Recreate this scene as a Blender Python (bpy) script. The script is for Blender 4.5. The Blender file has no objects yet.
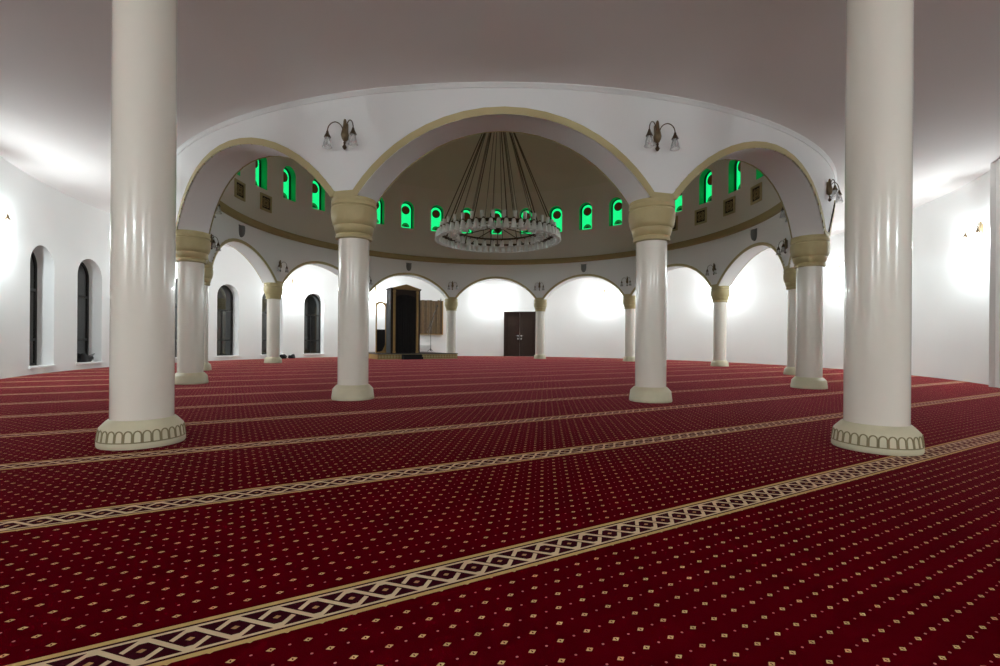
import bpy, bmesh, math, random
from mathutils import Vector, Matrix
random.seed(7)
PI = math.pi
def R(d): return math.radians(d)
def sin(d): return math.sin(R(d))
def cos(d): return math.cos(R(d))
S = bpy.context.scene
COL = S.collection

# ------------------------------------------------------------------ camera, world, exposure
H = 3.0                                   # floor to capital top of the inner arcade
CX, CY = 0.141, 15.651                   # centre of the round hall
cam_data = bpy.data.cameras.new('camera')
cam = bpy.data.objects.new('camera', cam_data); COL.objects.link(cam)
cam.location = (0, 0, 0.894); cam.rotation_euler = (R(90), -R(0.42), 0)
cam_data.sensor_width = 36; cam_data.lens = 17.06; cam_data.shift_y = 0.0078; cam_data.shift_x = 0.0072
cam_data.clip_end = 200
S.camera = cam
world = bpy.data.worlds.new('night'); S.world = world; world.use_nodes = True
world.node_tree.nodes['Background'].inputs[0].default_value = (0.02, 0.025, 0.035, 1)
world.node_tree.nodes['Background'].inputs[1].default_value = 0.2
S.view_settings.view_transform = 'Standard'; S.view_settings.look = 'None'
S.view_settings.gamma = 1; S.view_settings.use_curve_mapping = False
S.view_settings.exposure = 0.0
LAMP_W = 280.0                            # watts of every lit wall lamp
S.cycles.diffuse_bounces = 8; S.cycles.max_bounces = 14
LAMP_C = (0.885, 0.985, 1.0)

# ------------------------------------------------------------------ materials
def mat(name, color, rough=0.6, metal=0.0, spec=0.5, coat=0.0, emit=None, es=0.0, noise=0.0, nscale=4.0, bump=0.0, bscale=60.0, croom=0.1):
    m = bpy.data.materials.new(name); m.use_nodes = True
    nt = m.node_tree; b = nt.nodes['Principled BSDF']
    b.inputs['Base Color'].default_value = (*color, 1)
    b.inputs['Roughness'].default_value = rough
    b.inputs['Metallic'].default_value = metal
    b.inputs['Specular IOR Level'].default_value = spec
    b.inputs['Coat Weight'].default_value = coat
    b.inputs['Coat Roughness'].default_value = croom
    if emit:
        b.inputs['Emission Color'].default_value = (*emit, 1); b.inputs['Emission Strength'].default_value = es
    tc = None
    if noise or bump:
        tc = nt.nodes.new('ShaderNodeTexCoord')
    if noise:
        n = nt.nodes.new('ShaderNodeTexNoise'); n.inputs['Scale'].default_value = nscale; n.inputs['Detail'].default_value = 4
        nt.links.new(tc.outputs['Object'], n.inputs['Vector'])
        r = nt.nodes.new('ShaderNodeMapRange'); r.inputs['To Min'].default_value = 1 - noise; r.inputs['To Max'].default_value = 1 + noise
        nt.links.new(n.outputs['Fac'], r.inputs['Value'])
        x = nt.nodes.new('ShaderNodeVectorMath'); x.operation = 'SCALE'; x.inputs[0].default_value = color
        nt.links.new(r.outputs[0], x.inputs['Scale']); nt.links.new(x.outputs[0], b.inputs['Base Color'])
    if bump:
        n = nt.nodes.new('ShaderNodeTexNoise'); n.inputs['Scale'].default_value = bscale
        nt.links.new(tc.outputs['Object'], n.inputs['Vector'])
        bp = nt.nodes.new('ShaderNodeBump'); bp.inputs['Strength'].default_value = bump; bp.inputs['Distance'].default_value = 0.01
        nt.links.new(n.outputs['Fac'], bp.inputs['Height']); nt.links.new(bp.outputs[0], b.inputs['Normal'])
    return m

M = {}
M['wall'] = mat('white_plaster', (0.90, 0.90, 0.895), 0.75, noise=0.015, nscale=1.5, bump=0.05, bscale=30)
M['ceil'] = mat('ceiling_paint', (0.86, 0.81, 0.80), 0.8, noise=0.015, nscale=1.0)
M['drum'] = mat('dome_plaster', (0.87, 0.81, 0.76), 0.8, noise=0.02, nscale=0.8)
M['dome'] = mat('dome_paint', (0.82, 0.78, 0.70), 0.8, noise=0.03, nscale=0.6)
M['shaft'] = mat('glossy_cream_paint', (0.87, 0.82, 0.725), 0.22, spec=0.5, coat=0.4, croom=0.08, noise=0.01, nscale=2)
M['olive'] = mat('olive_stone_paint', (0.52, 0.43, 0.22), 0.5, noise=0.10, nscale=9, bump=0.1, bscale=40)
M['base'] = mat('pale_cream_stone', (0.62, 0.57, 0.40), 0.45, noise=0.08, nscale=10, bump=0.1, bscale=50)
M['groove'] = mat('olive_relief_line', (0.24, 0.20, 0.10), 0.6)
M['trim'] = mat('olive_trim_paint', (0.52, 0.435, 0.23), 0.6, noise=0.05, nscale=6)
M['band'] = mat('brown_gold_paint', (0.40, 0.30, 0.13), 0.6, noise=0.05, nscale=5)
M['brass'] = mat('aged_dark_brass', (0.10, 0.065, 0.035), 0.4, metal=0.6, noise=0.2, nscale=30)
M['brass2'] = mat('brown_brass', (0.20, 0.145, 0.08), 0.4, metal=0.5, noise=0.15, nscale=30)
M['black'] = mat('black_metal', (0.015, 0.013, 0.012), 0.4)
M['frame'] = mat('dark_window_frame', (0.012, 0.010, 0.009), 0.4)
M['pane'] = mat('night_glass', (0.02, 0.02, 0.019), 0.06, spec=0.9)
M['green'] = mat('green_stained_glass', (0.0, 0.25, 0.06), 0.3, emit=(0.010, 0.92, 0.25), es=1.0)
M['reveal'] = mat('green_reveal', (0.03, 0.62, 0.33), 0.7)  # even green over the drum window reveals
M['redglass'] = mat('dark_red_stained_glass', (0.05, 0.01, 0.006), 0.3, emit=(0.05, 0.015, 0.003), es=0.5)
M['leadgreen'] = mat('deep_green_stained_glass', (0.0, 0.08, 0.02), 0.3, emit=(0.01, 0.18, 0.03), es=0.7)
M['shade'] = mat('frosted_white_glass', (0.92, 0.92, 0.90), 0.25, spec=0.5)
M['chain'] = mat('pale_brown_rod', (0.30, 0.25, 0.20), 0.5, metal=0.2)
M['wood'] = mat('golden_wood', (0.38, 0.23, 0.07), 0.45, noise=0.25, nscale=8)
M['darkwood2'] = mat('brown_plank', (0.085, 0.05, 0.022), 0.5, noise=0.3, nscale=8)
M['plank'] = mat('light_brown_plank', (0.13, 0.08, 0.035), 0.5, noise=0.3, nscale=8)
M['darkwood'] = mat('dark_walnut', (0.028, 0.014, 0.009), 0.5, spec=0.25, noise=0.3, nscale=8)
M['cloth'] = mat('black_cloth', (0.010, 0.008, 0.009), 0.9)
M['greywood'] = mat('grey_side_panel', (0.03, 0.03, 0.032), 0.7, noise=0.1, nscale=5)
M['speaker'] = mat('grey_plastic', (0.20, 0.20, 0.20), 0.6)
M['chrome'] = mat('chrome', (0.7, 0.7, 0.7), 0.25, metal=1.0)
M['radiator'] = mat('white_enamel', (0.75, 0.75, 0.74), 0.4)
M['bulb'] = mat('lit_bulb', (1, 1, 1), 0.5, emit=(1.0, 0.98, 0.94), es=40.0)
M['bulb_off'] = mat('unlit_bulb', (0.75, 0.75, 0.72), 0.3)

def glass_mat():
    m = bpy.data.materials.new('clear_glass'); m.use_nodes = True; nt = m.node_tree
    for n in list(nt.nodes): nt.nodes.remove(n)
    o = nt.nodes.new('ShaderNodeOutputMaterial'); mx = nt.nodes.new('ShaderNodeMixShader')
    t = nt.nodes.new('ShaderNodeBsdfTransparent'); t.inputs[0].default_value = (0.95, 0.95, 0.95, 1)
    p = nt.nodes.new('ShaderNodeBsdfPrincipled'); p.inputs['Base Color'].default_value = (0.8, 0.8, 0.8, 1); p.inputs['Roughness'].default_value = 0.08
    lw = nt.nodes.new('ShaderNodeLayerWeight'); lw.inputs[0].default_value = 0.35
    mr = nt.nodes.new('ShaderNodeMapRange'); mr.inputs['To Min'].default_value = 0.10; mr.inputs['To Max'].default_value = 0.8
    nt.links.new(lw.outputs['Facing'], mr.inputs['Value']); nt.links.new(mr.outputs[0], mx.inputs[0])
    nt.links.new(t.outputs[0], mx.inputs[1]); nt.links.new(p.outputs[0], mx.inputs[2]); nt.links.new(mx.outputs[0], o.inputs[0])
    return m
M['glass'] = glass_mat()

# carpet: rows of stars between braided borders, all from object coordinates
def carpet_mat():
    m = bpy.data.materials.new('prayer_carpet'); m.use_nodes = True; nt = m.node_tree; L = nt.links
    bs = nt.nodes['Principled BSDF']
    def mth(op, a, b=None, c=None):
        n = nt.nodes.new('ShaderNodeMath'); n.operation = op
        for i, v in enumerate((a, b, c)):
            if v is None: continue
            if isinstance(v, (int, float)): n.inputs[i].default_value = v
            else: L.new(v, n.inputs[i])
        return n.outputs[0]
    add = lambda a, b: mth('ADD', a, b)
    sub = lambda a, b: mth('SUBTRACT', a, b)
    mul = lambda a, b: mth('MULTIPLY', a, b)
    lt = lambda a, b: mth('LESS_THAN', a, b)
    gt = lambda a, b: mth('GREATER_THAN', a, b)
    mx = lambda a, b: mth('MAXIMUM', a, b)
    ab = lambda a: mth('ABSOLUTE', a)
    fm = lambda a, b: mth('FLOORED_MODULO', a, b)
    geo = nt.nodes.new('ShaderNodeTexCoord'); sp = nt.nodes.new('ShaderNodeSeparateXYZ'); L.new(geo.outputs['Object'], sp.inputs[0])
    x, y = sp.outputs[0], sp.outputs[1]
    c, s = cos(28.9), sin(28.9)
    u = add(mul(x, c), mul(y, s)); v = sub(mul(y, c), mul(x, s))
    PER = 1.410; V0 = 1.6685
    t = sub(fm(add(sub(v, V0), PER/2), PER), PER/2); at = ab(t)
    inband = lt(at, 0.100)
    gold = mul(inband, gt(at, 0.080))
    line = mul(lt(at, 0.070), gt(at, 0.059))
    # two interlaced zigzag strands
    P = 0.236
    def tri(ph):
        q = sub(fm(add(u, ph), P), P/2)
        return mul(sub(mul(ab(q), 4/P), 1.0), 0.062)
    a1 = tri(0.042+0.059); 
    clampv = lambda z: mth('MINIMUM', mth('MAXIMUM', z, -0.05), 0.05)
    a1 = clampv(a1); a2 = mul(a1, -1.0)
    inner = lt(at, 0.060)
    d1 = ab(sub(t, a1)); d2 = ab(sub(t, a2))
    s1 = lt(d1, 0.0122); near1 = lt(d1, 0.0215)
    s2 = lt(d2, 0.0122); near2 = lt(d2, 0.0215)
    par = gt(fm(add(u, 0.042 + 0.059 + 0.03), P), P/2)
    npar = sub(1.0, par)
    s1v = mul(s1, sub(1.0, mul(mul(near2, lt(at, 0.03)), par)))
    s2v = mul(s2, sub(1.0, mul(mul(near1, lt(at, 0.03)), npar)))
    # keep the strand on top where the other one is cut
    s1v = mx(s1v, 0.0)
    fu = sub(fm(add(sub(u, 0.017), 0.059), 0.118), 0.059)
    dia = lt(add(mth('DIVIDE', ab(fu), 0.013), mth('DIVIDE', at, 0.010)), 1.0)
    strand = mul(inner, mx(mx(s1v, s2v), 0.0))
    # field
    w = sub(fm(sub(v, V0), PER), 0.012)
    k = mth('ROUND', mth('DIVIDE', w, 0.0723)); fv = sub(w, mul(k, 0.0723))
    odd = fm(k, 2.0)
    uo = sub(u, add(0.0545, mul(odd, 0.05075)))
    f1 = sub(fm(add(uo, 0.05075), 0.1015), 0.05075)
    f2 = sub(fm(uo, 0.1015), 0.05075)
    def ell(a, b, ra, rb):
        p = mth('DIVIDE', a, ra); q = mth('DIVIDE', b, rb)
        return lt(add(mul(p, p), mul(q, q)), 1.0)
    star = mx(lt(add(mth('DIVIDE', ab(f1), 0.0135), mth('DIVIDE', ab(fv), 0.0092)), 1.0), ell(f1, fv, 0.0085, 0.0055))
    hole = mul(lt(ab(f1), 0.0022), lt(ab(fv), 0.004))
    star = mul(star, sub(1.0, hole))
    small = ell(f2, fv, 0.0042, 0.0036)
    field = sub(1.0, inband)
    no = nt.nodes.new('ShaderNodeTexNoise'); no.inputs['Scale'].default_value = 3.0; no.inputs['Detail'].default_value = 5
    L.new(geo.outputs['Object'], no.inputs['Vector'])
    mr = nt.nodes.new('ShaderNodeMapRange'); mr.inputs['To Min'].default_value = 0.75; mr.inputs['To Max'].default_value = 1.25
    L.new(no.outputs['Fac'], mr.inputs['Value'])
    base = nt.nodes.new('ShaderNodeVectorMath'); base.operation = 'SCALE'; base.inputs[0].default_value = (0.070, 0.0001, 0.0028)
    L.new(mr.outputs[0], base.inputs['Scale'])
    cur = base.outputs[0]
    def over(cur, fac, col):
        n = nt.nodes.new('ShaderNodeMix'); n.data_type = 'RGBA'
        L.new(fac, n.inputs[0]); L.new(cur, n.inputs[6]); n.inputs[7].default_value = (*col, 1)
        return n.outputs[2]
    GOLD = (0.52, 0.36, 0.14); BEI = (0.62, 0.47, 0.30); DARK = (0.035, 0.004, 0.008)
    cur = over(cur, mul(field, star), (0.62, 0.45, 0.19))
    cur = over(cur, mul(field, small), (0.5, 0.22, 0.17))
    cur = over(cur, inband, DARK)
    cur = over(cur, gold, GOLD); cur = over(cur, line, BEI)
    cur = over(cur, mul(inner, dia), (0.42, 0.24, 0.11)); cur = over(cur, strand, BEI)
    L.new(cur, bs.inputs['Base Color'])
    bs.inputs['Roughness'].default_value = 0.95; bs.inputs['Specular IOR Level'].default_value = 0.0
    bs.inputs['Sheen Weight'].default_value = 0.6; bs.inputs['Sheen Roughness'].default_value = 0.15
    bs.inputs['Sheen Tint'].default_value = (1.0, 0.22, 0.28, 1)
    n2 = nt.nodes.new('ShaderNodeTexNoise'); n2.inputs['Scale'].default_value = 220
    L.new(geo.outputs['Object'], n2.inputs['Vector'])
    bp = nt.nodes.new('ShaderNodeBump'); bp.inputs['Strength'].default_value = 0.25; bp.inputs['Distance'].default_value = 0.004
    L.new(n2.outputs['Fac'], bp.inputs['Height']); L.new(bp.outputs[0], bs.inputs['Normal'])
    return m
M['carpet'] = carpet_mat()

# ------------------------------------------------------------------ mesh helpers
class MB:
    def __init__(s): s.v = []; s.f = []; s.mi = []; s.sm = []; s.mats = []; s.cur = 0
    def use(s, m):
        if m not in s.mats: s.mats.append(m)
        s.cur = s.mats.index(m); return s
    def add(s, vs, fs, smooth=False, T=None):
        o = len(s.v)
        for p in vs:
            p = Vector(p); s.v.append(T @ p if T else p)
        for f in fs: s.f.append([i + o for i in f]); s.mi.append(s.cur); s.sm.append(smooth)
        return s
    def quad(s, a, b, c, d, smooth=False): return s.add([a, b, c, d], [(0, 1, 2, 3)], smooth)
    def box(s, x0, x1, y0, y1, z0, z1, T=None):
        vs = [(x, y, z) for x in (x0, x1) for y in (y0, y1) for z in (z0, z1)]
        fs = [(0, 1, 3, 2), (4, 6, 7, 5), (0, 4, 5, 1), (2, 3, 7, 6), (0, 2, 6, 4), (1, 5, 7, 3)]
        return s.add(vs, fs, False, T)
    def lathe(s, prof, n=32, T=None, smooth=True, cap=True):
        vs = []; fs = []
        for r, z in prof:
            for i in range(n):
                a = 2*PI*i/n; vs.append((r*math.cos(a), r*math.sin(a), z))
        for j in range(len(prof)-1):
            for i in range(n):
                k = (i+1) % n; fs.append((j*n+i, j*n+k, (j+1)*n+k, (j+1)*n+i))
        if cap:
            if prof[0][0] > 1e-5: fs.append(tuple(range(n-1, -1, -1)))
            if prof[-1][0] > 1e-5: fs.append(tuple((len(prof)-1)*n+i for i in range(n)))
        return s.add(vs, fs, smooth, T)
    def tube(s, pts, r, n=8, closed=False, T=None):
        pts = [Vector(p) for p in pts]; m = len(pts); rr = r if isinstance(r, (list, tuple)) else [r]*m
        vs = []; fs = []; up = None
        for i, p in enumerate(pts):
            a = pts[i-1] if (i > 0 or closed) else p; b = pts[(i+1) % m] if (i < m-1 or closed) else p
            t = (b-a).normalized()
            if up is None: up = Vector((0, 0, 1)) if abs(t.z) < 0.9 else Vector((1, 0, 0))
            x = t.cross(up)
            if x.length < 1e-4: x = t.cross(Vector((1, 0.1, 0)))
            x.normalize(); yv = x.cross(t).normalized(); up = yv
            for k in range(n):
                q = 2*PI*k/n; vs.append(p + (x*math.cos(q) + yv*math.sin(q))*rr[i])
        for i in range(m if closed else m-1):
            j = (i+1) % m
            for k in range(n):
                l = (k+1) % n; fs.append((i*n+k, j*n+k, j*n+l, i*n+l))
        if not closed: fs += [tuple(range(n)), tuple((m-1)*n+k for k in range(n-1, -1, -1))]
        return s.add(vs, fs, True, T)
    def prism(s, poly, y0, y1, T=None):     # poly in x,z, extruded along y
        n = len(poly); vs = [(x, y0, z) for x, z in poly] + [(x, y1, z) for x, z in poly]
        fs = [tuple(range(n)), tuple(range(2*n-1, n-1, -1))] + [(i, n+i, n+(i+1) % n, (i+1) % n) for i in range(n)]
        return s.add(vs, fs, False, T)
    def build(s, name, material=None, parent=None, bevel=0.0, fix=True):
        me = bpy.data.meshes.new(name); me.from_pydata([tuple(p) for p in s.v], [], s.f)
        ms = s.mats if s.mats else [material]
        for m_ in ms: me.materials.append(m_)
        for p, i, q in zip(me.polygons, s.mi, s.sm): p.material_index = i; p.use_smooth = q
        me.update()
        if fix:
            bm = bmesh.new(); bm.from_mesh(me)
            bmesh.ops.remove_doubles(bm, verts=bm.verts, dist=1e-5)
            bmesh.ops.recalc_face_normals(bm, faces=bm.faces); bm.to_mesh(me); bm.free()
            if any(s.sm): me.set_sharp_from_angle(angle=R(38))
        o = bpy.data.objects.new(name, me); COL.objects.link(o)
        if parent: o.parent = parent
        if bevel:
            b = o.modifiers.new('bevel', 'BEVEL'); b.width = bevel; b.segments = 2; b.limit_method = 'ANGLE'
        return o

def tag(o, label, cat, group=None, kind=None):
    o['label'] = label; o['category'] = cat
    if group: o['group'] = group
    if kind: o['kind'] = kind
    return o
def struct(o, label=None):
    o['kind'] = 'structure'
    if label: o['label'] = label
    return o
def empty(name, loc=(0, 0, 0), rz=0.0):
    o = bpy.data.objects.new(name, None); COL.objects.link(o); o.location = loc; o.rotation_euler = (0, 0, rz)
    o.empty_display_size = 0.2; return o
def copy_tree(o, parent=None):
    c = o.copy(); COL.objects.link(c)
    if parent: c.parent = parent
    for ch in [k for k in KIDS.get(o.name, [])]: copy_tree(ch, c)
    return c
KIDS = {}
def index_kids():
    KIDS.clear()
    for o in bpy.data.objects:
        if o.parent: KIDS.setdefault(o.parent.name, []).append(o)
def PT(a, r, z=0.0):                      # hall polar: a = 0 far side, + to the right; metres
    return Vector((CX + r*sin(a), CY + r*cos(a), z))
def face_in(a): return R(-a)              # rz so that local -Y looks at the hall centre
def face_out(a): return R(180 - a)        # rz so that local -Y looks away from the centre

PH = 0.0
R_COL = 2.9135*H; R_AI = 2.83*H; R_AO = 3.005*H; R_W = 4.0*H
Z_IN, Z_CEIL = 1.497*H, 1.58*H          # the ceiling rises gently from the arcade to the outer wall
def zceil(r): return Z_IN + (Z_CEIL - Z_IN)*min(1.0, max(0.0, (r - R_AO)/(R_W - R_AO)))

# cylindrical wall with arched openings. openings: (centre deg, half width m, sill z, top(x) function)
def cylwall(mb, ri, ro, z0, z1, ops, a0=-180.0, a1=180.0, step=2.0, nseg=14, m_soffit=None, m_face=None, rref=None, cut=None):
    rref = rref or ri
    cuts = set(); n = int(round((a1-a0)/step))
    for i in range(n+1): cuts.add(round(a0 + (a1-a0)*i/n, 5))
    spans = []
    for (c, hw, sill, top) in ops:
        ha = math.degrees(hw/rref); lo, hi = round(c-ha, 5), round(c+ha, 5)
        cuts = {q for q in cuts if not (lo - 0.15 < q < hi + 0.15)} if True else cuts
        for i in range(nseg+1):
            q = -math.cos(PI*i/nseg); cuts.add(round(c + ha*q, 5))
        spans.append((lo, hi, c, sill, top))
    cs = sorted(cuts)
    for a, b in zip(cs, cs[1:]):
        mid = (a+b)/2; sp = next((q for q in spans if q[0] < mid < q[1]), None)
        if m_face: mb.use(m_face)
        def strip(za, zb, zc, zd):        # a: za..zc, b: zb..zd
            mb.quad(PT(a, ri, za), PT(b, ri, zb), PT(b, ri, zd), PT(a, ri, zc), False)
            mb.quad(PT(b, ro, zb), PT(a, ro, za), PT(a, ro, zc), PT(b, ro, zd), False)
        if sp is None:
            strip(z0, z0, z1, z1)
            mb.quad(PT(a, ri, z0), PT(a, ro, z0), PT(b, ro, z0), PT(b, ri, z0))
        else:
            lo, hi, c, sill, top = sp
            ta = top(R(a-c)*rref); tb = top(R(b-c)*rref)
            strip(ta, tb, z1, z1)
            if m_soffit: mb.use(m_soffit)
            mb.quad(PT(a, ri, ta), PT(a, ro, ta), PT(b, ro, tb), PT(b, ri, tb), True)
            if sill is not None:
                if m_face: mb.use(m_face)
                if sill > z0 + 1e-4: strip(z0, z0, sill, sill)
                if m_soffit: mb.use(m_soffit)
                mb.quad(PT(a, ri, sill), PT(b, ri, sill), PT(b, ro, sill), PT(a, ro, sill))
        if m_face: mb.use(m_face)
        mb.quad(PT(a, ri, z1), PT(b, ri, z1), PT(b, ro, z1), PT(a, ro, z1))
    for lo, hi, c, sill, top in spans:
        if sill is None: continue
        if m_soffit: mb.use(m_soffit)
        for e in (lo, hi):
            te = top(R(e-c)*rref)
            if te > sill + 1e-3: mb.quad(PT(e, ri, sill), PT(e, ro, sill), PT(e, ro, te), PT(e, ri, te))
    if a1 - a0 < 359:
        for e in (a0, a1): mb.quad(PT(e, ri, z0), PT(e, ro, z0), PT(e, ro, z1), PT(e, ri, z1))
    return mb
def smooth_cyl(o):
    me = o.data
    for p in me.polygons: p.use_smooth = True
    me.set_sharp_from_angle(angle=R(20)); return o

# ------------------------------------------------------------------ floor and ceiling
X0, X1, Y0, Y1 = -14.0, 14.0, -5.8, 29.5
mb = MB(); mb.box(X0, X1, Y0, Y1, -0.2, 0.0)
struct(mb.build('floor', M['carpet']), 'deep red prayer carpet with gold dots and braided beige bands')
def ray_rect(a):
    dx, dy = sin(a), cos(a); t = 1e9
    if dx > 1e-9: t = min(t, (X1-CX)/dx)
    if dx < -1e-9: t = min(t, (X0-CX)/dx)
    if dy > 1e-9: t = min(t, (Y1-CY)/dy)
    if dy < -1e-9: t = min(t, (Y0-CY)/dy)
    return t
mb = MB(); N = 180
for i in range(N):
    a, b = i*360/N, (i+1)*360/N
    ra, rb = ray_rect(a), ray_rect(b); r0 = R_AO - 0.15
    st = [r0, R_AO] + [R_AO + (R_W-R_AO)*k/4 for k in (1, 2, 3, 4)]
    for dz in (0.0, 0.25):
        for p, q in zip(st, st[1:] + [None]):
            qa, qb = (ra, rb) if q is None else (q, q)
            mb.quad(PT(a, p, zceil(p)+dz), PT(b, p, zceil(p)+dz), PT(b, qb, zceil(qb)+dz), PT(a, qa, zceil(qa)+dz), True)
struct(mb.build('ceiling', M['ceil']), 'pale painted ceiling around the domed centre')

# ------------------------------------------------------------------ outer wall with arched windows
def arch_top(hw, spring, crown):
    def f(x):
        q = max(0.0, 1 - (x/hw)**2); return spring + (crown-spring)*math.sqrt(q)
    return f
WIN = [-108.8, -99.1, -89.5, -79.9, -69.5, -59.1, -48.8, -39.3]
WHW, WS, WC = 0.174*H, 0.062*H, 1.06*H
WSP = WC - WHW
ops = [(a, WHW, WS, arch_top(WHW, WSP, WC)) for a in WIN]
mb = MB(); cylwall(mb, R_W, R_W + 0.42, 0.0, Z_CEIL + 0.05, ops, -131.0, 118.0, 2.0)
struct(smooth_cyl(mb.build('wall_outer', M['wall'])), 'round white outer wall of the hall')
def arch_poly(hw, z0, spring, crown, n=16):
    return [(-hw, z0), (hw, z0)] + [(hw*math.cos(PI*i/n), spring + (crown-spring)*math.sin(PI*i/n)) for i in range(n+1)]
def ring_prism(mb, outer, inner, y0, y1):
    n = len(outer); vs = [(x, y, z) for y in (y0, y1) for P in (outer, inner) for x, z in P]
    fs = []
    for i in range(n):
        j = (i+1) % n
        fs += [(i, j, n+j, n+i), (2*n+i, 3*n+i, 3*n+j, 2*n+j), (i, 2*n+i, 2*n+j, j), (n+i, n+j, 3*n+j, 3*n+i)]
    mb.add(vs, fs)
wn = 0
WLAB = ['leftmost arched night window in the white left wall', 'arched night window with a dark jacket on its sill', 'arched night window hidden behind the big left foreground column',
 'arched night window showing as a sliver right of the big left column', 'arched night window just left of the far left column', 'arched night window mostly covered by the far left column',
 'arched night window just right of the far left column', 'arched night window behind the left front arcade column']
for a in WIN:
    wn += 1
    yb = 0.34
    f = empty('window_%d' % wn, PT(a, R_W, 0), face_in(a)); struct(f, WLAB[wn-1])
    mb = MB(); o_ = arch_poly(WHW+0.005, WS, WSP, WC); t_ = 0.055
    i_ = arch_poly(WHW-t_, WS+t_, WSP, WC-t_)
    ring_prism(mb, o_, i_, yb, yb+0.06)
    for zc in (0.45*H*0.55 + 0.10, 0.70*H):
        mb.box(-WHW+0.02, WHW-0.02, yb-0.005, yb+0.055, zc-0.03, zc+0.03)
    mb.box(-0.02, 0.02, yb, yb+0.05, WS+0.03, 0.70*H)
    mb.build('window_frame', M['frame'], f)
    mb = MB(); mb.prism(arch_poly(WHW-0.02, WS+0.02, WSP, WC-0.02), yb+0.025, yb+0.035); mb.build('window_pane', M['pane'], f)
    mb = MB(); mb.box(-WHW-0.05, WHW+0.05, -0.05, 0.02, WS-0.05, WS+0.006); mb.build('window_sill', M['wall'], f, bevel=0.008)

# front bay walls (the camera stands in this bay)
def wallbox(name, p, q, th, label=None, m='wall'):
    p, q = Vector((*p, 0)), Vector((*q, 0)); d = (q-p).normalized(); nrm = Vector((d.y, -d.x, 0))*th
    mb = MB(); zt = Vector((0, 0, Z_CEIL+0.05))
    a, b, c, e = p, q, q+nrm, p+nrm
    mb.add([a, b, c, e, a+zt, b+zt, c+zt, e+zt], [(0, 1, 5, 4), (1, 2, 6, 5), (2, 3, 7, 6), (3, 0, 4, 7), (4, 5, 6, 7), (3, 2, 1, 0)])
    return struct(mb.build(name, M[m]), label)
pl = PT(-131, R_W); pr = PT(118.0, R_W)
wallbox('wall_front_left', (pl.x, pl.y), (-10.6, -4.8), -0.3, 'white wall of the entrance bay on the left')
wallbox('wall_front_right', (pr.x+0.05, pr.y), (10.9, -4.8), 0.3, 'white wall of the entrance bay on the right')
wallbox('wall_back', (-10.9, -4.8), (11.2, -4.8), 0.3, 'white wall behind the entrance bay')
T = Matrix.Translation(PT(119.0, R_W, 0)) @ Matrix.Rotation(face_in(119.0), 4, 'Z')
mb = MB(); mb.box(-0.22, 0.22, -0.16, 0.4, 0, Z_CEIL - 0.001, T)
struct(mb.build('trim_1', M['wall'], bevel=0.01), 'square white pilaster closing the outer wall on the right')

# ------------------------------------------------------------------ arcade ring with twelve segmental arches
RI = 0.848*H; HC = 0.507*H
AHW = math.sqrt(RI**2 - (H-HC)**2)
def arc_top(x): return HC + math.sqrt(max(0.0, RI**2 - x*x))
aops = [(30*k + PH, AHW, None, arc_top) for k in range(-6, 6)]
mb = MB(); cylwall(mb, R_AI, R_AO, H, 1.66*H, aops, -180+PH+15-30+30*0 - 30*0, 180+PH-15, 2.0, 24, rref=R_COL)
struct(smooth_cyl(mb.build('wall_arcade', M['wall'])), 'round white arcade wall carrying the dome')
# olive archivolts on both faces (one mouldings mesh per arch)
tn = 1
for k in range(-6, 6):
    c = 30*k + PH; mb = MB(); n = 24
    tw = 0.100; th0 = math.asin(AHW/RI)
    for rf, out in ((R_AO, 1), (R_AI, -1)):
        for i in range(n):
            q = []
            for s_ in (i, i+1):
                x0_ = -AHW*math.cos(PI*s_/n); th = math.asin(max(-1, min(1, x0_/RI)))
                for rr in (RI, RI + tw):
                    x = rr*math.sin(th); z = HC + rr*math.cos(th)
                    q.append((c + math.degrees(x/R_COL), z - (0.003 if rr == RI else 0)))
            for (r_a, r_b) in ((rf - 0.02*out, rf + 0.025*out),):
                A = [PT(q[0][0], r_b, q[0][1]), PT(q[1][0], r_b, q[1][1]), PT(q[3][0], r_b, q[3][1]), PT(q[2][0], r_b, q[2][1])]
                B = [PT(q[0][0], r_a, q[0][1]), PT(q[1][0], r_a, q[1][1]), PT(q[3][0], r_a, q[3][1]), PT(q[2][0], r_a, q[2][1])]
                mb.add(A + B, [(0, 1, 2, 3), (0, 4, 5, 1), (3, 2, 6, 7)], False)
    for rf, out in ((R_AO, 1), (R_AI, -1)):      # plate between this arch and the next, on top of the capital
        w = (R_COL*R(15) - AHW)/R_COL
        for i in range(2):
            a_, b_ = c + 15 - math.degrees(w)*(1-i), c + 15 + math.degrees(w)*i
            r_b = rf + 0.02*out; z0_, z1_ = H - 0.002, H + 0.075
            A = [PT(a_, r_b, z0_), PT(b_, r_b, z0_), PT(b_, r_b, z1_), PT(a_, r_b, z1_), PT(a_, rf-0.02*out, z1_), PT(b_, rf-0.02*out, z1_), PT(a_, rf-0.02*out, z0_), PT(b_, rf-0.02*out, z0_)]
            mb.add(A, [(0, 1, 2, 3), (3, 2, 5, 4), (0, 6, 7, 1)])
    tn += 1
    o = mb.build('trim_%d' % tn, M['trim']); struct(o, 'olive moulding around ' + {-6: 'the wide front arch with the chandelier behind', 0: 'the back arch with the double door', -1: 'the back arch with the wooden booth',
     1: 'the back arch right of the double door', 2: 'the back right arch, second from the door', 3: 'the far right arch under a grey speaker', 4: 'the arch at the far right side', 5: 'the right front arch',
     -2: 'the back left arch with an arched window', -3: 'the far left arch under a grey speaker', -4: 'the arch at the far left side', -5: 'the left front arch'}[k])
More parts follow.
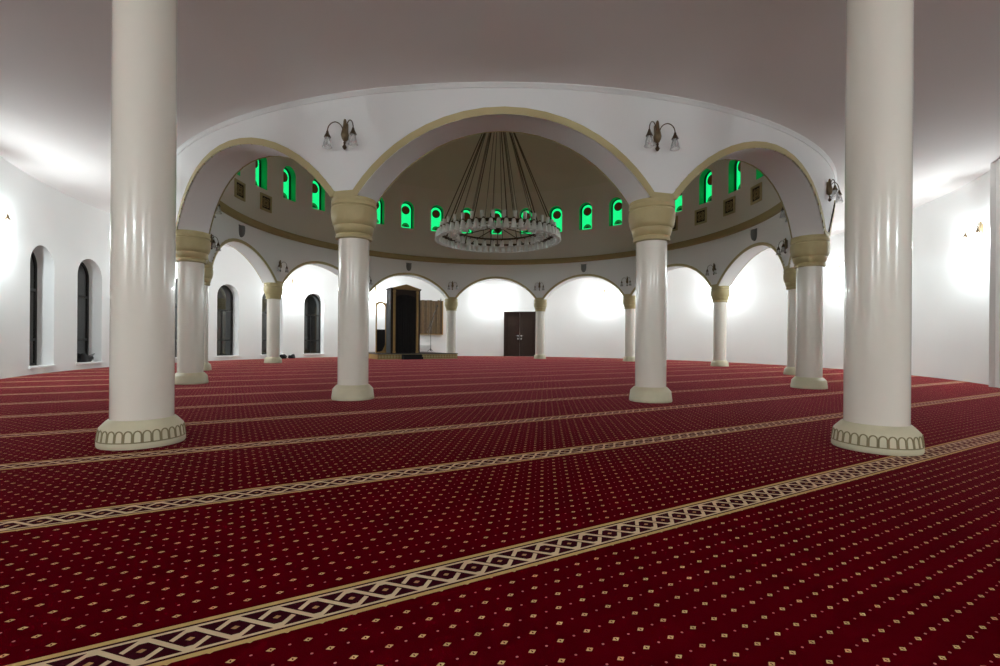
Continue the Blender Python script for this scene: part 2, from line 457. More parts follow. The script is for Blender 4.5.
# cornice where arcade meets ceiling
def ring(mb, prof, a0=-180, a1=180, n=180, smooth=True):
    m = len(prof)
    for i in range(n):
        a = a0 + (a1-a0)*i/n; b = a0 + (a1-a0)*(i+1)/n
        for j in range(m):
            (r1, z1), (r2, z2) = prof[j], prof[(j+1) % m]
            mb.quad(PT(a, r1, z1), PT(b, r1, z1), PT(b, r2, z2), PT(a, r2, z2), smooth)
tn += 1
mb = MB(); ring(mb, [(R_AO-0.05, Z_IN+0.04), (R_AO+0.055, Z_IN+0.04), (R_AO+0.055, Z_IN-0.010), (R_AO+0.035, Z_IN-0.022), (R_AO+0.02, Z_IN-0.055), (R_AO-0.05, Z_IN-0.055)])
struct(mb.build('trim_%d' % tn, M['wall']), 'white cornice between arcade and ceiling')
tn += 1
mb = MB(); ring(mb, [(R_AI+0.3, 1.588*H), (R_AI-0.07, 1.588*H), (R_AI-0.10, 1.60*H), (R_AI-0.10, 1.66*H), (R_AI-0.06, 1.672*H), (R_AI+0.3, 1.672*H)])
struct(mb.build('trim_%d' % tn, M['band']), 'brown gold band running round above the arches')

# ------------------------------------------------------------------ drum with green windows and dome
R_DI, R_DO = 2.90*H, 3.12*H
DHW, DS, DC = 0.108*H, 2.125*H, 2.565*H
dops = [(10*k + PH, DHW, DS, arch_top(DHW, DC-DHW, DC)) for k in range(-11, 12)]
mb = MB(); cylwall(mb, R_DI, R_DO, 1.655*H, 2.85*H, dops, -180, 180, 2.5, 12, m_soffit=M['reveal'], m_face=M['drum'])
struct(smooth_cyl(mb.build('wall_drum', M['drum'])), 'grey round drum wall under the dome')
GD = 0.30
def green_window(kk):
    f = empty('window_%d' % kk, (0, 0, 0)); struct(f, 'small arched green stained glass window under the dome')
    sp = DC - DHW
    mb = MB(); ring_prism(mb, arch_poly(DHW+0.01, DS-0.01, sp, DC+0.01), arch_poly(DHW-0.05, DS+0.035, sp, DC-0.05), GD-0.04, GD+0.05)
    mb.build('window_frame', M['frame'], f)
    mb = MB(); mb.prism(arch_poly(DHW-0.02, DS+0.02, sp, DC-0.02), GD, GD+0.02); mb.build('window_pane', M['green'], f)
    mb = MB()
    def disc(cx, cz, r, a0, a1, y0, y1, n=20):
        p = [(cx + r*math.cos(a0+(a1-a0)*i/n), cz + r*math.sin(a0+(a1-a0)*i/n)) for i in range(n + (0 if a1-a0 > 6.2 else 1))]
        mb.prism(p, y0, y1)
    mb.use(M['frame']); disc(0, sp-0.05, 0.205, 0, 2*PI, GD-0.012, GD+0.001)
    mb.use(M['redglass']); disc(0, sp-0.05, 0.165, 0, 2*PI, GD-0.016, GD-0.010)
    mb.use(M['leadgreen']); disc(0, DS+0.12, 0.20, 0, PI, GD-0.012, GD+0.001)
    mb.use(M['frame']); disc(0, DS+0.12, 0.09, 0, PI, GD-0.016, GD-0.010)
    mb.build('stained_glass_pattern', None, f)
    return f
gw0 = green_window(10); index_kids()
for i, k in enumerate(range(-11, 12)):
    a = 10*k + PH
    o = gw0 if i == 0 else copy_tree(gw0)
    o.name = 'window_%d' % (10+i)
    ORD = ['', 'first', 'second', 'third', 'fourth', 'fifth', 'sixth', 'seventh', 'eighth', 'ninth', 'tenth', 'eleventh']
    o['label'] = 'small green arched window straight behind the chandelier' if k == 0 else 'small green arched window, %s to the %s of the one behind the chandelier' % (ORD[abs(k)], 'right' if k > 0 else 'left'); o.location = PT(a, R_DI, 0); o.rotation_euler = (0, 0, face_in(a))
# dome shell
mb = MB(); n1, n2 = 96, 20; rows = []
for j in range(n2+1):
    t = PI/2*j/n2; rows.append((max(R_DI*math.cos(t), 0.02) + 0.0, 2.83*H + 2.15*H*math.sin(t)))
for j in range(n2):
    for i in range(n1):
        a, b = 360*i/n1, 360*(i+1)/n1
        mb.quad(PT(a, rows[j][0], rows[j][1]), PT(b, rows[j][0], rows[j][1]), PT(b, rows[j+1][0], rows[j+1][1]), PT(a, rows[j+1][0], rows[j+1][1]), True)
struct(mb.build('ceiling_dome', M['dome'], fix=True), 'dim olive grey dome above the chandelier')

# ------------------------------------------------------------------ columns
SR = 0.0755*H
def cap_prof(z0):
    P = [(0.079, 0.0), (0.0880, 0.003), (0.0900, 0.012), (0.0880, 0.022), (0.0840, 0.027), (0.0900, 0.032), (0.0955, 0.050), (0.0985, 0.062), (0.0975, 0.066), (0.1020, 0.070),
         (0.1085, 0.088), (0.1125, 0.112), (0.1130, 0.135), (0.1115, 0.152), (0.1070, 0.156), (0.1070, 0.162), (0.1110, 0.164), (0.1115, 0.178), (0.1080, 0.184), (0.1095, 0.190), (0.1095, 0.1999)]
    return [(r*H, z0 + z*H) for r, z in P]
BP = [(0.1025, 0.0), (0.1043, 0.004), (0.1040, 0.012), (0.1035, 0.0155), (0.1030, 0.0175), (0.0985, 0.0520), (0.0950, 0.0560), (0.0850, 0.0670), (0.0790, 0.0725), (0.0760, 0.0735)]
def make_column(htop, carved):
    t = empty('column')
    mb = MB(); mb.lathe([(SR, 0.06*H), (SR, (htop-0.195)*H)], 64); mb.build('shaft', M['shaft'], t)
    mb = MB(); mb.use(M['olive']); mb.lathe(cap_prof((htop-0.2)*H), 48); mb.build('capital', None, t)
    mb = MB(); mb.use(M['base']); mb.lathe([(r*H, z*H) for r, z in BP], 64)
    if carved:
        n = 30; mb.use(M['groove'])
        for i in range(n):
            a = 2*PI*i/n; hw = PI/n*0.84; pts = []
            for j in range(15):
                q = j/14
                if q < 0.25: da, z = -hw, 0.019 + (0.038-0.019)*q/0.25
                elif q > 0.75: da, z = hw, 0.019 + (0.038-0.019)*(1-q)/0.25
                else:
                    th = PI*(1-(q-0.25)/0.5); da, z = hw*math.cos(th), 0.038 + 0.0105*math.sin(th)
                r = 0.1030 + (0.0985-0.1030)*(z-0.0175)/0.0345
                pts.append((r*H*math.cos(a+da), r*H*math.sin(a+da), z*H))
            mb.tube(pts, 0.0058, 6)
        mb.tube([(0.1033*H*math.cos(2*PI*i/64), 0.1033*H*math.sin(2*PI*i/64), 0.0178*H) for i in range(64)], 0.005, 6, closed=True)
    mb.build('base', None, t)
    return t
cA = make_column(1.0, False); index_kids()
WHERE = {15: 'back column just right of the dark double door', -15: 'back column at the right end of the wooden platform', 45: 'back column, second to the right of the dark double door',
 -45: 'back column at the left end of the platform, mostly behind a nearer column', 75: 'slim far column on the right, nearest to the blank right wall',
 -75: 'far left column between two arched windows', 105: 'column at the far right, half hidden behind a nearer one', -105: 'column at the far left, almost hidden behind a nearer one',
 135: 'middle distance column left of the big carved foreground column on the right', -135: 'middle distance column right of the big carved foreground column on the left',
 165: 'front arcade column right of the chandelier with olive capital', -165: 'front arcade column left of the chandelier with olive capital'}
WHERE[75] = 'white column at right of the back wall, with a bright lamp glow behind its capital'
WHERE[-75] = 'white column at far left between the two far arched windows'
for i, (b, w) in enumerate(WHERE.items()):
    o = cA if i == 0 else copy_tree(cA)
    o.location = PT(b + PH, R_COL, 0)
    o.rotation_euler = (0, 0, face_in(b))
    tag(o, w, 'column', 'columns of the round arcade')
cB = make_column(1.58, True); index_kids()
cC = copy_tree(cB)
cB.location = PT(-164.82, R_W); cC.location = PT(164.75, R_W)
tag(cB, 'big glossy cream foreground column on the left with scalloped base', 'column', 'tall foreground columns')
tag(cC, 'big glossy cream foreground column on the right with scalloped base on a braided band', 'column', 'tall foreground columns')

# ------------------------------------------------------------------ wall lamps
def make_sconce(lit):
    t = empty('wall_lamp')               # origin on the wall at lamp height, local -Y away from the wall
    mb = MB(); mb.use(M['brass2'])
    prof = [(0.004, -0.13), (0.030, -0.11), (0.050, -0.07), (0.058, -0.03), (0.050, 0.01), (0.036, 0.06), (0.026, 0.12), (0.022, 0.17), (0.012, 0.20), (0.002, 0.205)]
    mb.lathe(prof, 16, Matrix.Translation((0, -0.045, 0)))
    mb.box(-0.03, 0.03, -0.04, 0.0, -0.09, 0.14)
    mb.build('wall_plate', None, t)
    mb = MB(); mb.lathe([(0.003, -0.245), (0.018, -0.235), (0.034, -0.205), (0.022, -0.185), (0.012, -0.165), (0.02, -0.14), (0.004, -0.12)], 12, Matrix.Translation((0, -0.05, 0)))
    mb.build('finial', M['brass'], t)
    for sgn in (-1, 1):
        d = Vector((sgn*sin(60), -cos(60), 0)); pts = []
        for i in range(13):
            th = PI*(1 - i/12.0); rr = 0.142 if lit else 0.105
            s_ = 0.03 + rr + rr*math.cos(th); z = 0.03 + 0.115*math.sin(th) + (0.0 if i < 7 else -0.03*(i-6)/6)
            pts.append((d.x*s_, -0.045 + d.y*s_, z))
        mb = MB(); mb.tube(pts, 0.0075, 8); mb.build('arm', M['brass'], t)
        e = Vector(pts[-1]); X = Matrix.Translation(e)
        mb = MB(); mb.lathe([(0.008, 0.01), (0.016, -0.005), (0.022, -0.03), (0.036, -0.06), (0.05, -0.09), (0.046, -0.095), (0.002, -0.088)], 14, X)
        sk = mb.build('socket', M['brass'], t)
        mb = MB(); mb.lathe([(0.034, -0.085), (0.040, -0.12), (0.055, -0.17), (0.060, -0.205), (0.072, -0.235), (0.070, -0.237), (0.057, -0.206), (0.052, -0.17), (0.037, -0.12), (0.031, -0.087)], 20, X, cap=False)
        mb.build('glass_shade', M['glass'], t)
        mb = MB(); mb.lathe([(0.012, -0.09), (0.014, -0.11), (0.026, -0.135), (0.029, -0.155), (0.022, -0.178), (0.003, -0.187)], 14, X)
        mb.build('bulb', M['bulb'] if lit else M['bulb_off'], t)
        if lit:
            ld = bpy.data.lights.new('lamp_light', 'POINT'); ld.energy = LAMP_W/2; ld.color = LAMP_C; ld.shadow_soft_size = 0.035
            lo = bpy.data.objects.new('lamp_light', ld); COL.objects.link(lo); lo.parent = t
            lo.location = e + Vector((0, 0, -0.215))
    return t
sl = make_sconce(True); su = make_sconce(False); index_kids()
LIT = [(-0.5, 1.20, 'lit wall lamp on the back wall left of the dark double door'), (30, 1.20, 'lit wall lamp on the back wall, first to the right of the double door'),
 (60, 1.20, 'lit wall lamp behind the far right column capital'), (88, 1.19, 'lit wall lamp on the right wall behind the big foreground column'),
 (114.2, 1.16, 'lit wall lamp at the right edge beside the white pilaster'), (-33, 1.2, 'lit wall lamp on the back wall just left of the wooden booth'),
 (-54.3, 1.20, 'lit wall lamp between the far left arched windows'), (-85, 1.19, 'lit wall lamp on the left wall behind the big foreground column'),
 (-120.4, 1.15, 'lit wall lamp at the left edge before the first arched window')]
first = True
for a, h, lab in LIT:
    o = sl if first else copy_tree(sl); first = False
    o.location = PT(a, R_W, h*H); o.rotation_euler = (0, 0, face_in(a))
    tag(o, lab, 'wall lamp', 'lit wall lamps on the outer wall')
for x, y, rz, lab in [(-8.0, -4.8, 180, 'added fill lamp behind the camera, leftmost of four'), (-2.6, -4.8, 180, 'added fill lamp behind the camera, second from left'), (2.8, -4.8, 180, 'added fill lamp behind the camera, third from left'), (8.2, -4.8, 180, 'added fill lamp behind the camera, rightmost of four')]:
    o = copy_tree(sl); o.location = (x, y, 1.2*H); o.rotation_euler = (0, 0, R(rz)); tag(o, lab, 'wall lamp', 'added fill lamps of the entrance bay')  # wall lamps added out of view to brighten foreground columns and arcade front
first = True
UNL = [(-165, 'unlit double wall lamp on the arcade front, above the left front column'), (165, 'unlit double wall lamp on the arcade front, above the right front column'),
       (-135, 'unlit double wall lamp on the arcade front at far left, cut by the big column'), (135, 'unlit double wall lamp on the arcade front at far right, with a cord below')]
for a, lab in UNL:
    o = su if first else copy_tree(su); first = False
    aa = a
    aa += {-165: -0.2, 165: 0.8}.get(a, 0)
    o.location = PT(aa + PH, R_AO, 1.300*H); o.rotation_euler = (0, 0, face_out(aa + PH))
    tag(o, lab, 'wall lamp', 'unlit wall lamps outside the arcade')
INN = {15: 'above the back column right of the double door', -15: 'above the column at the right end of the platform', 45: 'above the back column behind the right front column',
 -45: 'above the column left of the wooden booth', 75: 'above the far right column', -75: 'above the far left column', 105: 'beside the capital of the right middle column', -105: 'beside the capital of the left middle column',
 135: 'at the end of the brown band on the right', -135: 'at the end of the brown band on the left'}
for a, w in INN.items():
    o = copy_tree(su); o.location = PT(a + PH, R_AI, 1.225*H); o.rotation_euler = (0, 0, face_in(a + PH))
    tag(o, 'unlit inner lamp ' + w, 'wall lamp', 'unlit wall lamps inside the arcade')
# cord hanging at the far right lamp
mb = MB(); mb.tube([(2.195*H, 3.05*H, 1.20*H), (2.18*H, 3.05*H, 1.12*H), (2.158*H, 3.05*H, 1.015*H)], 0.012, 8)
tag(mb.build('cord', M['black']), 'thin dark cord slanting down to the olive capital at right', 'cord')

# ------------------------------------------------------------------ grey half round speakers over arches
SPK = {-90: 'grey half-round wall speaker above the far left arch', 90: 'grey half-round wall speaker above the far right arch',
       -30: 'small grey wall speaker above the arch with the wooden booth', 30: 'small grey wall speaker above the arch right of the double door'}
sp0 = None
for a, lab in SPK.items():
    if sp0 is None:
        sp0 = empty('wall_speaker'); mb = MB(); n = 12; vs = []; fs = []
        lv = [(0.125, 0.20), (0.13, 0.06), (0.12, -0.05), (0.085, -0.13), (0.03, -0.17)]
        for r, z in lv:
            for i in range(n+1): vs.append((r*math.cos(PI + PI*i/n), r*math.sin(PI + PI*i/n), z))
        for j in range(len(lv)-1):
            for i in range(n): fs.append((j*(n+1)+i, j*(n+1)+i+1, (j+1)*(n+1)+i+1, (j+1)*(n+1)+i))
            fs.append((j*(n+1), (j+1)*(n+1), (j+1)*(n+1)+n, j*(n+1)+n))
        fs.append(tuple(range(n+1))); fs.append(tuple(4*(n+1)+i for i in range(n, -1, -1)))
        mb.add(vs, fs, True); mb.build('housing', M['speaker'], sp0)
        mb = MB(); mb.box(-0.14, 0.14, -0.03, 0, 0.19, 0.215); mb.build('bracket', M['black'], sp0)
        index_kids(); o = sp0
    else: o = copy_tree(sp0)
    o.location = PT(a + PH, R_AI, 1.475*H); o.rotation_euler = (0, 0, face_in(a + PH))
    tag(o, lab, 'speaker', 'wall speakers inside the arcade')

# ------------------------------------------------------------------ ornamental square grilles in the drum
def make_grille():
    t = empty('wall_grille'); w = 0.30
    mb = MB(); sq = [(-w, -w), (w, -w), (w, w), (-w, w)]; s2 = [(x*0.74, z*0.74) for x, z in sq]
    ring_prism(mb, sq, s2, -0.045, 0.02); mb.build('frame', M['trim'], t)
    mb = MB(); mb.box(-w*0.75, w*0.75, -0.01, 0.02, -w*0.75, w*0.75); mb.build('backing', M['darkwood'], t)
    mb = MB(); q = w*0.74
    for i in range(4):
        a = PI/2*i; c, s_ = math.cos(a), math.sin(a)
        for rad in (0.55*q, 0.8*q):
            pts = []
            for j in range(9):
                th = -PI/4 + PI/2*j/8; x = q*1.15 - rad*math.cos(th); z = rad*1.2*math.sin(th)
                x = min(x, q); pts.append((c*x - s_*z, -0.02, s_*x + c*z))
            mb.tube(pts, 0.014, 6)
    for r in (0.05, 0.09): mb.tube([(r*math.cos(2*PI*i/16), -0.02, r*math.sin(2*PI*i/16)) for i in range(16)], 0.012, 6, closed=True)
    mb.build('grille_pattern', M['band'], t)
    return t
g0 = make_grille(); index_kids(); first = True
for a, lab in [(60, 'square ornamental wall grille nearest the right front capital'), (70, 'square ornamental wall grille, second from the right front capital'),
               (80, 'square ornamental wall grille on the right, lying second from the end'), (90, 'rightmost square ornamental wall grille'),
               (-80, 'right one of the two square ornamental wall grilles on the left'), (-90, 'left one of the two square ornamental wall grilles on the left')]:
    o = g0 if first else copy_tree(g0); first = False
    o.location = PT(a*0.98, R_DI, 1.965*H); o.rotation_euler = (0, 0, face_in(a*0.98)); tag(o, lab, 'grille', 'square grilles under the green windows')

# ------------------------------------------------------------------ chandelier
ch = empty('chandelier', (CX, CY, 1.48*H))
tag(ch, 'huge round chandelier with many white glass shades hanging from long rods under the dome', 'chandelier')
RC = 0.635*H
def circ(r, z, n=72): return [(r*math.cos(2*PI*i/n), r*math.sin(2*PI*i/n), z) for i in range(n)]
mb = MB(); mb.tube(circ(RC, 0.0), 0.035, 8, closed=True); mb.build('outer_ring', M['brass'], ch)
mb = MB(); mb.tube(circ(RC*0.72, 0.10), 0.03, 8, closed=True)
for i in range(12):
    a = 2*PI*i/12; mb.tube([(RC*0.72*math.cos(a), RC*0.72*math.sin(a), 0.10), (RC*math.cos(a), RC*math.sin(a), 0.0)], 0.018, 6)
    mb.tube([(0.14*math.cos(a), 0.14*math.sin(a), 0.22), (RC*0.72*math.cos(a), RC*0.72*math.sin(a), 0.10)], 0.016, 6)
mb.lathe([(0.02, 0.0), (0.1, 0.05), (0.16, 0.18), (0.14, 0.3), (0.05, 0.42), (0.02, 0.5)], 20)
mb.build('inner_frame', M['brass'], ch)
mb = MB(); zc = 1.36*H; mb.lathe([(0.22, zc-0.10), (0.25, zc-0.02), (0.22, zc+0.06), (0.08, zc+0.14), (0.03, zc+0.30), (0.02, 3.49*H)], 28); mb.build('hub', M['brass'], ch)
rod = None
for i in range(24):
    a = 2*PI*(i+0.5)/24; rb = RC*(1.0 if i % 2 == 0 else 0.72)
    mb = MB(); c, s_ = math.cos(a), math.sin(a)
    mb.tube([(rb*c, rb*s_, 0.03 if i % 2 == 0 else 0.12), (0.22*c, 0.22*s_, zc-0.05)], 0.017, 6)
    mb.build('rod', M['chain'] if i % 2 else M['brass'], ch)
def shade_mesh(k):
    mb = MB(); mb.use(M['brass'])
    mb.tube([(-0.02, 0, 0.02), (0.04, 0, -0.05), (0.10, 0, -0.05), (0.13, 0, 0.02)], 0.012, 6)
    mb.lathe([(0.012, -0.01), (0.035, 0.0), (0.045, 0.03), (0.02, 0.05)], 12, Matrix.Translation((0.13, 0, 0)))
    return mb
def add_lamp(a, rr, z, up, proto=[None, None]):
    idx = 0 if up else 1
    if proto[idx] is None:
        mb = shade_mesh(0); arm = mb.build('lamp_arm', None, ch)
        mb = MB()
        if up: mb.lathe([(0.030, 0.03), (0.050, 0.08), (0.055, 0.20), (0.066, 0.30), (0.06, 0.30), (0.048, 0.2), (0.03, 0.06)], 14, Matrix.Translation((0.13, 0, 0)), cap=False)
        else: mb.lathe([(0.020, 0.03), (0.055, -0.02), (0.072, -0.10), (0.078, -0.19), (0.098, -0.26), (0.09, -0.265), (0.068, -0.19), (0.05, -0.05)], 14, Matrix.Translation((0.13, 0, 0)), cap=False)
        sh = mb.build('glass_shade', M['shade'], arm); proto[idx] = (arm, sh)
    else:
        arm = proto[idx][0].copy(); COL.objects.link(arm); arm.parent = ch
        sh = proto[idx][1].copy(); COL.objects.link(sh); sh.parent = arm
    arm.location = (rr*math.cos(a), rr*math.sin(a), z); arm.rotation_euler = (0, 0, a)
for i in range(56): add_lamp(2*PI*i/56, RC-0.06, 0.0, False)
for i in range(36): add_lamp(2*PI*(i+0.5)/36, RC-0.18, -0.04, True)
for i in range(28): add_lamp(2*PI*(i+0.5)/28, RC*0.72-0.06, 0.09, False)

# ------------------------------------------------------------------ double door in the back wall
da = 6.8 ; dT = empty('door_1', PT(da, R_W, 0), face_in(da)); struct(dT, 'dark brown double door in the white back wall')
DW, DH = 0.86, 2.54
mb = MB(); 
for s_ in (-1, 1): mb.box(s_*DW - 0.06, s_*DW + 0.06, -0.10, 0.1, 0, DH+0.06)
mb.box(-DW-0.06, DW+0.06, -0.10, 0.1, DH-0.02, DH+0.06); mb.build('door_frame', M['darkwood'], dT, bevel=0.006)
for s_ in (-1, 1):
    x0, x1 = (0.006, DW-0.05) if s_ > 0 else (-DW+0.05, -0.006)
    mb = MB(); mb.box(x0, x1, -0.055, 0.05, 0.01, DH-0.02)
    for z0, z1 in ((0.18, 1.0), (1.15, 2.4)):
        for (p, q, r_, t_) in ((x0+0.12, x1-0.12, z0, z0+0.03), (x0+0.12, x1-0.12, z1-0.03, z1), (x0+0.12, x0+0.15, z0, z1), (x1-0.15, x1-0.12, z0, z1)):
            mb.box(p, q, -0.07, -0.05, r_, t_)
    lf = mb.build('door_leaf', M['darkwood'], dT)
    mb = MB(); X = s_*0.09
    mb.box(X-0.03, X+0.03, -0.075, -0.05, 1.16, 1.24); mb.box(X-0.03, X+0.03, -0.075, -0.05, 0.98, 1.06)
    mb.tube([(X, -0.06, 1.20), (X, -0.11, 1.20), (X + s_*0.13, -0.11, 1.20)], 0.012, 8)
    mb.build('door_handle', M['chrome'], lf)

# ------------------------------------------------------------------ platform, booth and things around it
AX = 30.0
def UV(u, d): # metres, u along the rows from the hall axis, d distance from camera across the rows
    dc = d - 4.494*H
    return Vector((CX + u*cos(AX) - dc*sin(AX), CY + u*sin(AX) + dc*cos(AX), 0))
rz = R(AX)
DZ = 0.088*H
o0 = UV(0.03*H, 7.09*H)
pf = empty('platform', o0, rz)
tag(pf, 'low wooden platform with gold patterned front against the back wall', 'platform')
def lshape(e, z0, z1, y0):
    mb = MB(); xs = (-0.59*H-e, 0.60*H, 0.745*H+e)
    mb.box(xs[0], xs[1], y0, 1.25*H, z0, z1); mb.box(xs[1], xs[2], y0, 0.105*H, z0, z1); return mb
lshape(0, 0, DZ-0.03, 0.03).build('body', M['wood'], pf)
lshape(0.015, DZ-0.03, DZ, 0.0).build('deck', M['darkwood'], pf)
mb = MB(); mb.use(M['trim']); xa, xb = -0.59*H, 0.745*H
mb.box(xa, xb, 0.012, 0.03, 0, 0.03); mb.box(xa, xb, 0.012, 0.03, DZ-0.06, DZ-0.03)
n = 28
for i in range(n):
    x = xa + (xb-xa)*(i+0.5)/n; hw = 0.45*(xb-xa)/n
    mb.prism([(x-hw, DZ/2-0.015), (x, 0.045), (x+hw, DZ/2-0.015), (x, DZ-0.075)], 0.015, 0.03)
mb.build('patterned_front', None, pf)
bx = UV(-0.043*H, 7.33*H); bt = empty('booth', (bx.x, bx.y, DZ), rz)
tag(bt, 'tall dark wooden booth with golden pillars and pointed gable on the platform', 'booth')
BW, BD, BH = 0.245*H, 0.24*H, 1.02*H
mb = MB(); mb.use(M['darkwood'])
mb.box(-BW, -BW+0.06, 0.02, BD, 0, BH); mb.box(BW-0.06, BW, 0.02, BD, 0, BH); mb.box(-BW, BW, BD-0.05, BD, 0, BH); mb.box(-BW, BW, 0.02, BD, BH-0.05, BH)
mb.build('body', None, bt)
mb = MB(); mb.box(-BW-0.012, -BW, 0.03, BD-0.02, 0.02, BH-0.05); mb.build('side_panel', M['greywood'], bt)
mb = MB(); wI = BW-0.20; zs = BH-0.42; pts = []
outer = [(-BW+0.0, 0), (BW, 0)]; 
for i in range(17): pass
def front(mb, y0, y1):                   # board with an arched opening
    n = 16; zc = BH - 0.46; top = BH
    mb.box(-BW, -wI, y0, y1, 0, top); mb.box(wI, BW, y0, y1, 0, top)
    for i in range(n):
        t0, t1 = PI*i/n, PI*(i+1)/n; xa, xb = wI*math.cos(t0), wI*math.cos(t1)
        za, zb = zc + 0.24*math.sin(t0), zc + 0.24*math.sin(t1)
        mb.prism([(xb, zb), (xa, za), (xa, top), (xb, top)], y0, y1)
front(mb, 0.0, 0.03); mb.build('front_board', M['darkwood'], bt)
for s_ in (-1, 1):
    x = s_*(BW-0.155); mb = MB(); mb.box(x-0.055, x+0.055, -0.05, 0.0, 0, BH-0.02); mb.box(x-0.07, x+0.07, -0.065, 0.0, 0, 0.10); mb.box(x-0.07, x+0.07, -0.065, 0.0, BH-0.14, BH-0.06)
    mb.build('pillar', M['wood'], bt, bevel=0.006)
mb = MB(); mb.box(-BW-0.03, BW+0.03, -0.04, BD, BH, BH+0.06); mb.box(-BW-0.06, BW+0.04, -0.055, BD, BH+0.045, BH+0.075); mb.build('cornice', M['darkwood'], bt)
mb = MB(); mb.prism([(-BW+0.06, BH+0.0), (BW-0.06, BH+0.0), (BW-0.06, BH+0.08), (0, BH+0.27), (-BW+0.06, BH+0.08)], -0.09, 0.04)
mb.build('gable', M['wood'], bt, bevel=0.006)
mb = MB(); mb.box(-wI, wI, 0.06, 0.09, 0.0, BH-0.2)
for i in range(9):
    x = -wI + 2*wI*(i+0.5)/9; mb.lathe([(0.035, 0.0), (0.03, BH*0.4), (0.035, BH-0.22)], 8, Matrix.Translation((x, 0.06, 0)))
mb.build('curtain', M['cloth'], bt)
st = UV(-0.03*H, 7.09*H); mb = MB(); mb.box(-0.48, 0.48, -0.30, -0.005, 0, DZ*0.42); mb.box(-0.48, 0.48, -0.15, -0.006, DZ*0.42, DZ*0.84)
so = mb.build('step', M['cloth'], bevel=0.008); so.location = st; so.rotation_euler = (0, 0, rz); tag(so, 'black covered double step in front of the booth', 'step')
# gateway frame left of the booth
gx = UV(-0.345*H, 7.66*H); gt = empty('wooden_gateway', (gx.x, gx.y, DZ), rz); tag(gt, 'narrow light wooden gateway with arched opening, left of the booth', 'gateway')
mb = MB(); gw_, gh = 0.088*H, 0.84*H; ring_prism(mb, arch_poly(gw_, 0, gh-0.12, gh), arch_poly(gw_-0.05, 0.05, gh-0.3, gh-0.08), 0, 0.08); mb.build('frame', M['wood'], gt)
mb = MB(); mb.box(-gw_+0.06, gw_-0.06, 0.02, 0.05, 0.03, 1.15); mb.build('lower_panel', M['cloth'], gt)
mb = MB(); mb.prism([(-gw_+0.07, 0), (gw_-0.03, 0), (gw_-0.03, 0.65), (gw_-0.08, 0.35), (gw_-0.2, 0.1)], -0.04, 0.0); mb.build('side_bracket', M['wood'], gt)
# plank board on the wall
ba = -18.0; bo = empty('wall_board', PT(ba, R_W-0.02, 0), face_in(ba)); tag(bo, 'large brown board of vertical planks on the wall right of the booth', 'board')
mb = MB(); W2 = 0.225*H; z0, z1 = 0.42*H, 1.055*H
rnd = random.Random(3); nb = 9
for i in range(nb):
    x = -W2 + 2*W2*i/nb; mb.use(M['plank'] if i % 2 else M['darkwood2'])
    dz = rnd.uniform(-0.02, 0.03); mb.box(x+0.004, x+2*W2/nb-0.004, -0.11, -0.06, z0, z1+dz)
mb.box(-W2, W2, -0.07, -0.03, z0+0.03, z1-0.03); mb.build('planks', None, bo)
mb = MB(); mb.box(-W2-0.03, W2+0.03, -0.13, -0.03, z0-0.04, z0); mb.box(W2-0.01, W2+0.03, -0.13, -0.03, z0, z1); mb.box(-W2-0.03, -W2+0.01, -0.13, -0.03, z0, z1)
mb.build('frame', M['wood'], bo)
mb = MB(); mb.lathe([(0.03, z1), (0.035, z1+0.04), (0.012, z1+0.10), (0.002, z1+0.2)], 10, Matrix.Translation((W2-0.10, -0.08, 0))); mb.build('finial', M['darkwood'], bo)
# microphone stand with boom
mp = UV(0.725*H, 8.13*H); ms = empty('microphone_stand', (mp.x, mp.y, DZ), rz); tag(ms, 'thin black microphone stand on the platform before the plank board', 'microphone stand')
mb = MB()
for i in range(3):
    a = 2*PI*i/3 + 0.4; mb.tube([(0, 0, 0.16), (0.2*math.cos(a), 0.2*math.sin(a), 0.014)], 0.012, 6)
mb.lathe([(0.02, 0.05), (0.03, 0.1), (0.02, 0.22)], 10); mb.build('tripod', M['black'], ms)
mb = MB(); mb.tube([(0, 0, 0.1), (0, 0, 1.75)], 0.014, 8); mb.build('pole', M['black'], ms)
mb = MB(); mb.tube([(-0.22, 0, 1.15), (0.0, -0.03, 1.62), (0.32, -0.05, 2.45)], 0.014, 8); mb.build('boom', M['black'], ms)
mb = MB(); mb.lathe([(0.012, -0.1), (0.022, 0.0), (0.035, 0.03), (0.035, 0.07), (0.01, 0.1)], 10, Matrix.Translation((0.34, -0.05, 2.5)) @ Matrix.Rotation(R(25), 4, 'Y')); mb.build('microphone', M['black'], ms)
mb = MB(); mb.tube([(-0.22, 0, 1.15), (-0.1, 0.05, 0.9), (-0.03, 0.02, 1.3), (0.12, -0.04, 1.75), (0.15, -0.04, 2.1), (0.26, -0.05, 2.3)], 0.012, 6); mb.build('cable', M['speaker'], ms)
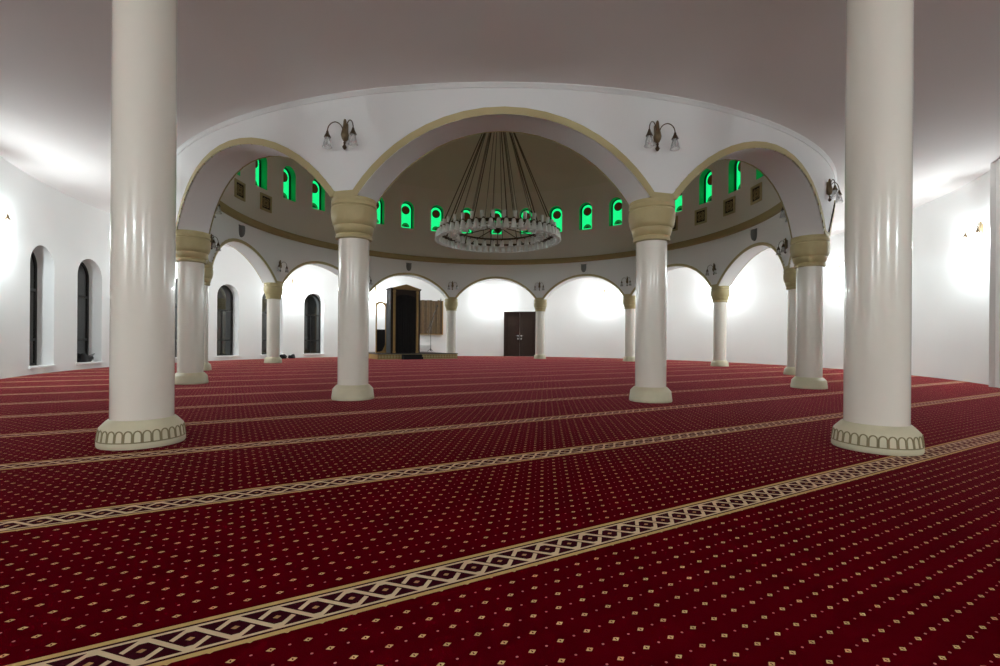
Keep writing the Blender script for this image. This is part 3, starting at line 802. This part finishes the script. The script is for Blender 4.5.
# radiator
ra_ = -20.0; rd = empty('radiator', PT(ra_, R_W-0.03, DZ), face_in(ra_)); tag(rd, 'low white radiator on the wall under the plank board', 'radiator')
mb = MB()
for i in range(12): mb.box(-0.5+i*0.083, -0.5+i*0.083+0.065, -0.12, -0.04, 0.06, 0.36)
mb.box(-0.5, 0.49, -0.10, -0.05, 0.30, 0.35); mb.box(-0.5, 0.49, -0.10, -0.05, 0.08, 0.12); mb.build('fins', M['radiator'], rd)
mb = MB(); mb.box(-0.45, -0.41, -0.1, -0.05, 0.0, 0.06); mb.box(0.41, 0.45, -0.1, -0.05, 0.0, 0.06); mb.build('feet', M['radiator'], rd)

# ------------------------------------------------------------------ small dark things at the wall
def lump(name, loc, sx, sy, sz, seed, label, cat, rz=0.0):
    rn = random.Random(seed); bm = bmesh.new(); bmesh.ops.create_icosphere(bm, subdivisions=3, radius=1.0)
    ph = [rn.uniform(0, 6) for _ in range(6)]
    for v in bm.verts:
        c = v.co; k = 1 + 0.14*math.sin(4*c.x+ph[0]) + 0.12*math.sin(5*c.y+ph[1]) + 0.10*math.sin(7*c.z+3*c.x+ph[2])
        z = max(c.z, -0.55); v.co = Vector((c.x*k*sx, c.y*k*sy, (z+0.55)*k*sz if z > -0.549 else 0.0))
    me = bpy.data.meshes.new(name); bm.to_mesh(me); bm.free()
    for p in me.polygons: p.use_smooth = True
    me.materials.append(M['cloth']); o = bpy.data.objects.new(name, me); COL.objects.link(o); o.location = loc; o.rotation_euler = (0, 0, rz)
    return tag(o, label, cat)
lump('cloth_bag', PT(-57.5, R_W-0.30, 0.0), 0.20, 0.14, 0.13, 1, 'black crumpled bag on the floor by the wall right of the far left column', 'bag')
lump('cloth_bag', PT(-55.2, R_W-0.28, 0.0), 0.15, 0.12, 0.11, 2, 'smaller black bag on the floor nearer the second arched window', 'bag')
jk = empty('folded_jacket', PT(-99.1, R_W+0.13, WS+0.006), face_in(-99.1)); tag(jk, 'dark crumpled jacket lying on the sill of an arched window at left', 'jacket')
lo = lump('cloth', (0, 0, 0), 0.26, 0.12, 0.16, 5, 'x', 'x'); lo.parent = jk
for k_ in ('label', 'category'): del lo[k_]
mb = MB(); mb.prism([(0.04, 0.12), (0.16, 0.20), (0.34, 0.24), (0.22, 0.15), (0.30, 0.06), (0.16, 0.10)], -0.08, -0.04); mb.build('sleeve', M['speaker'], jk)
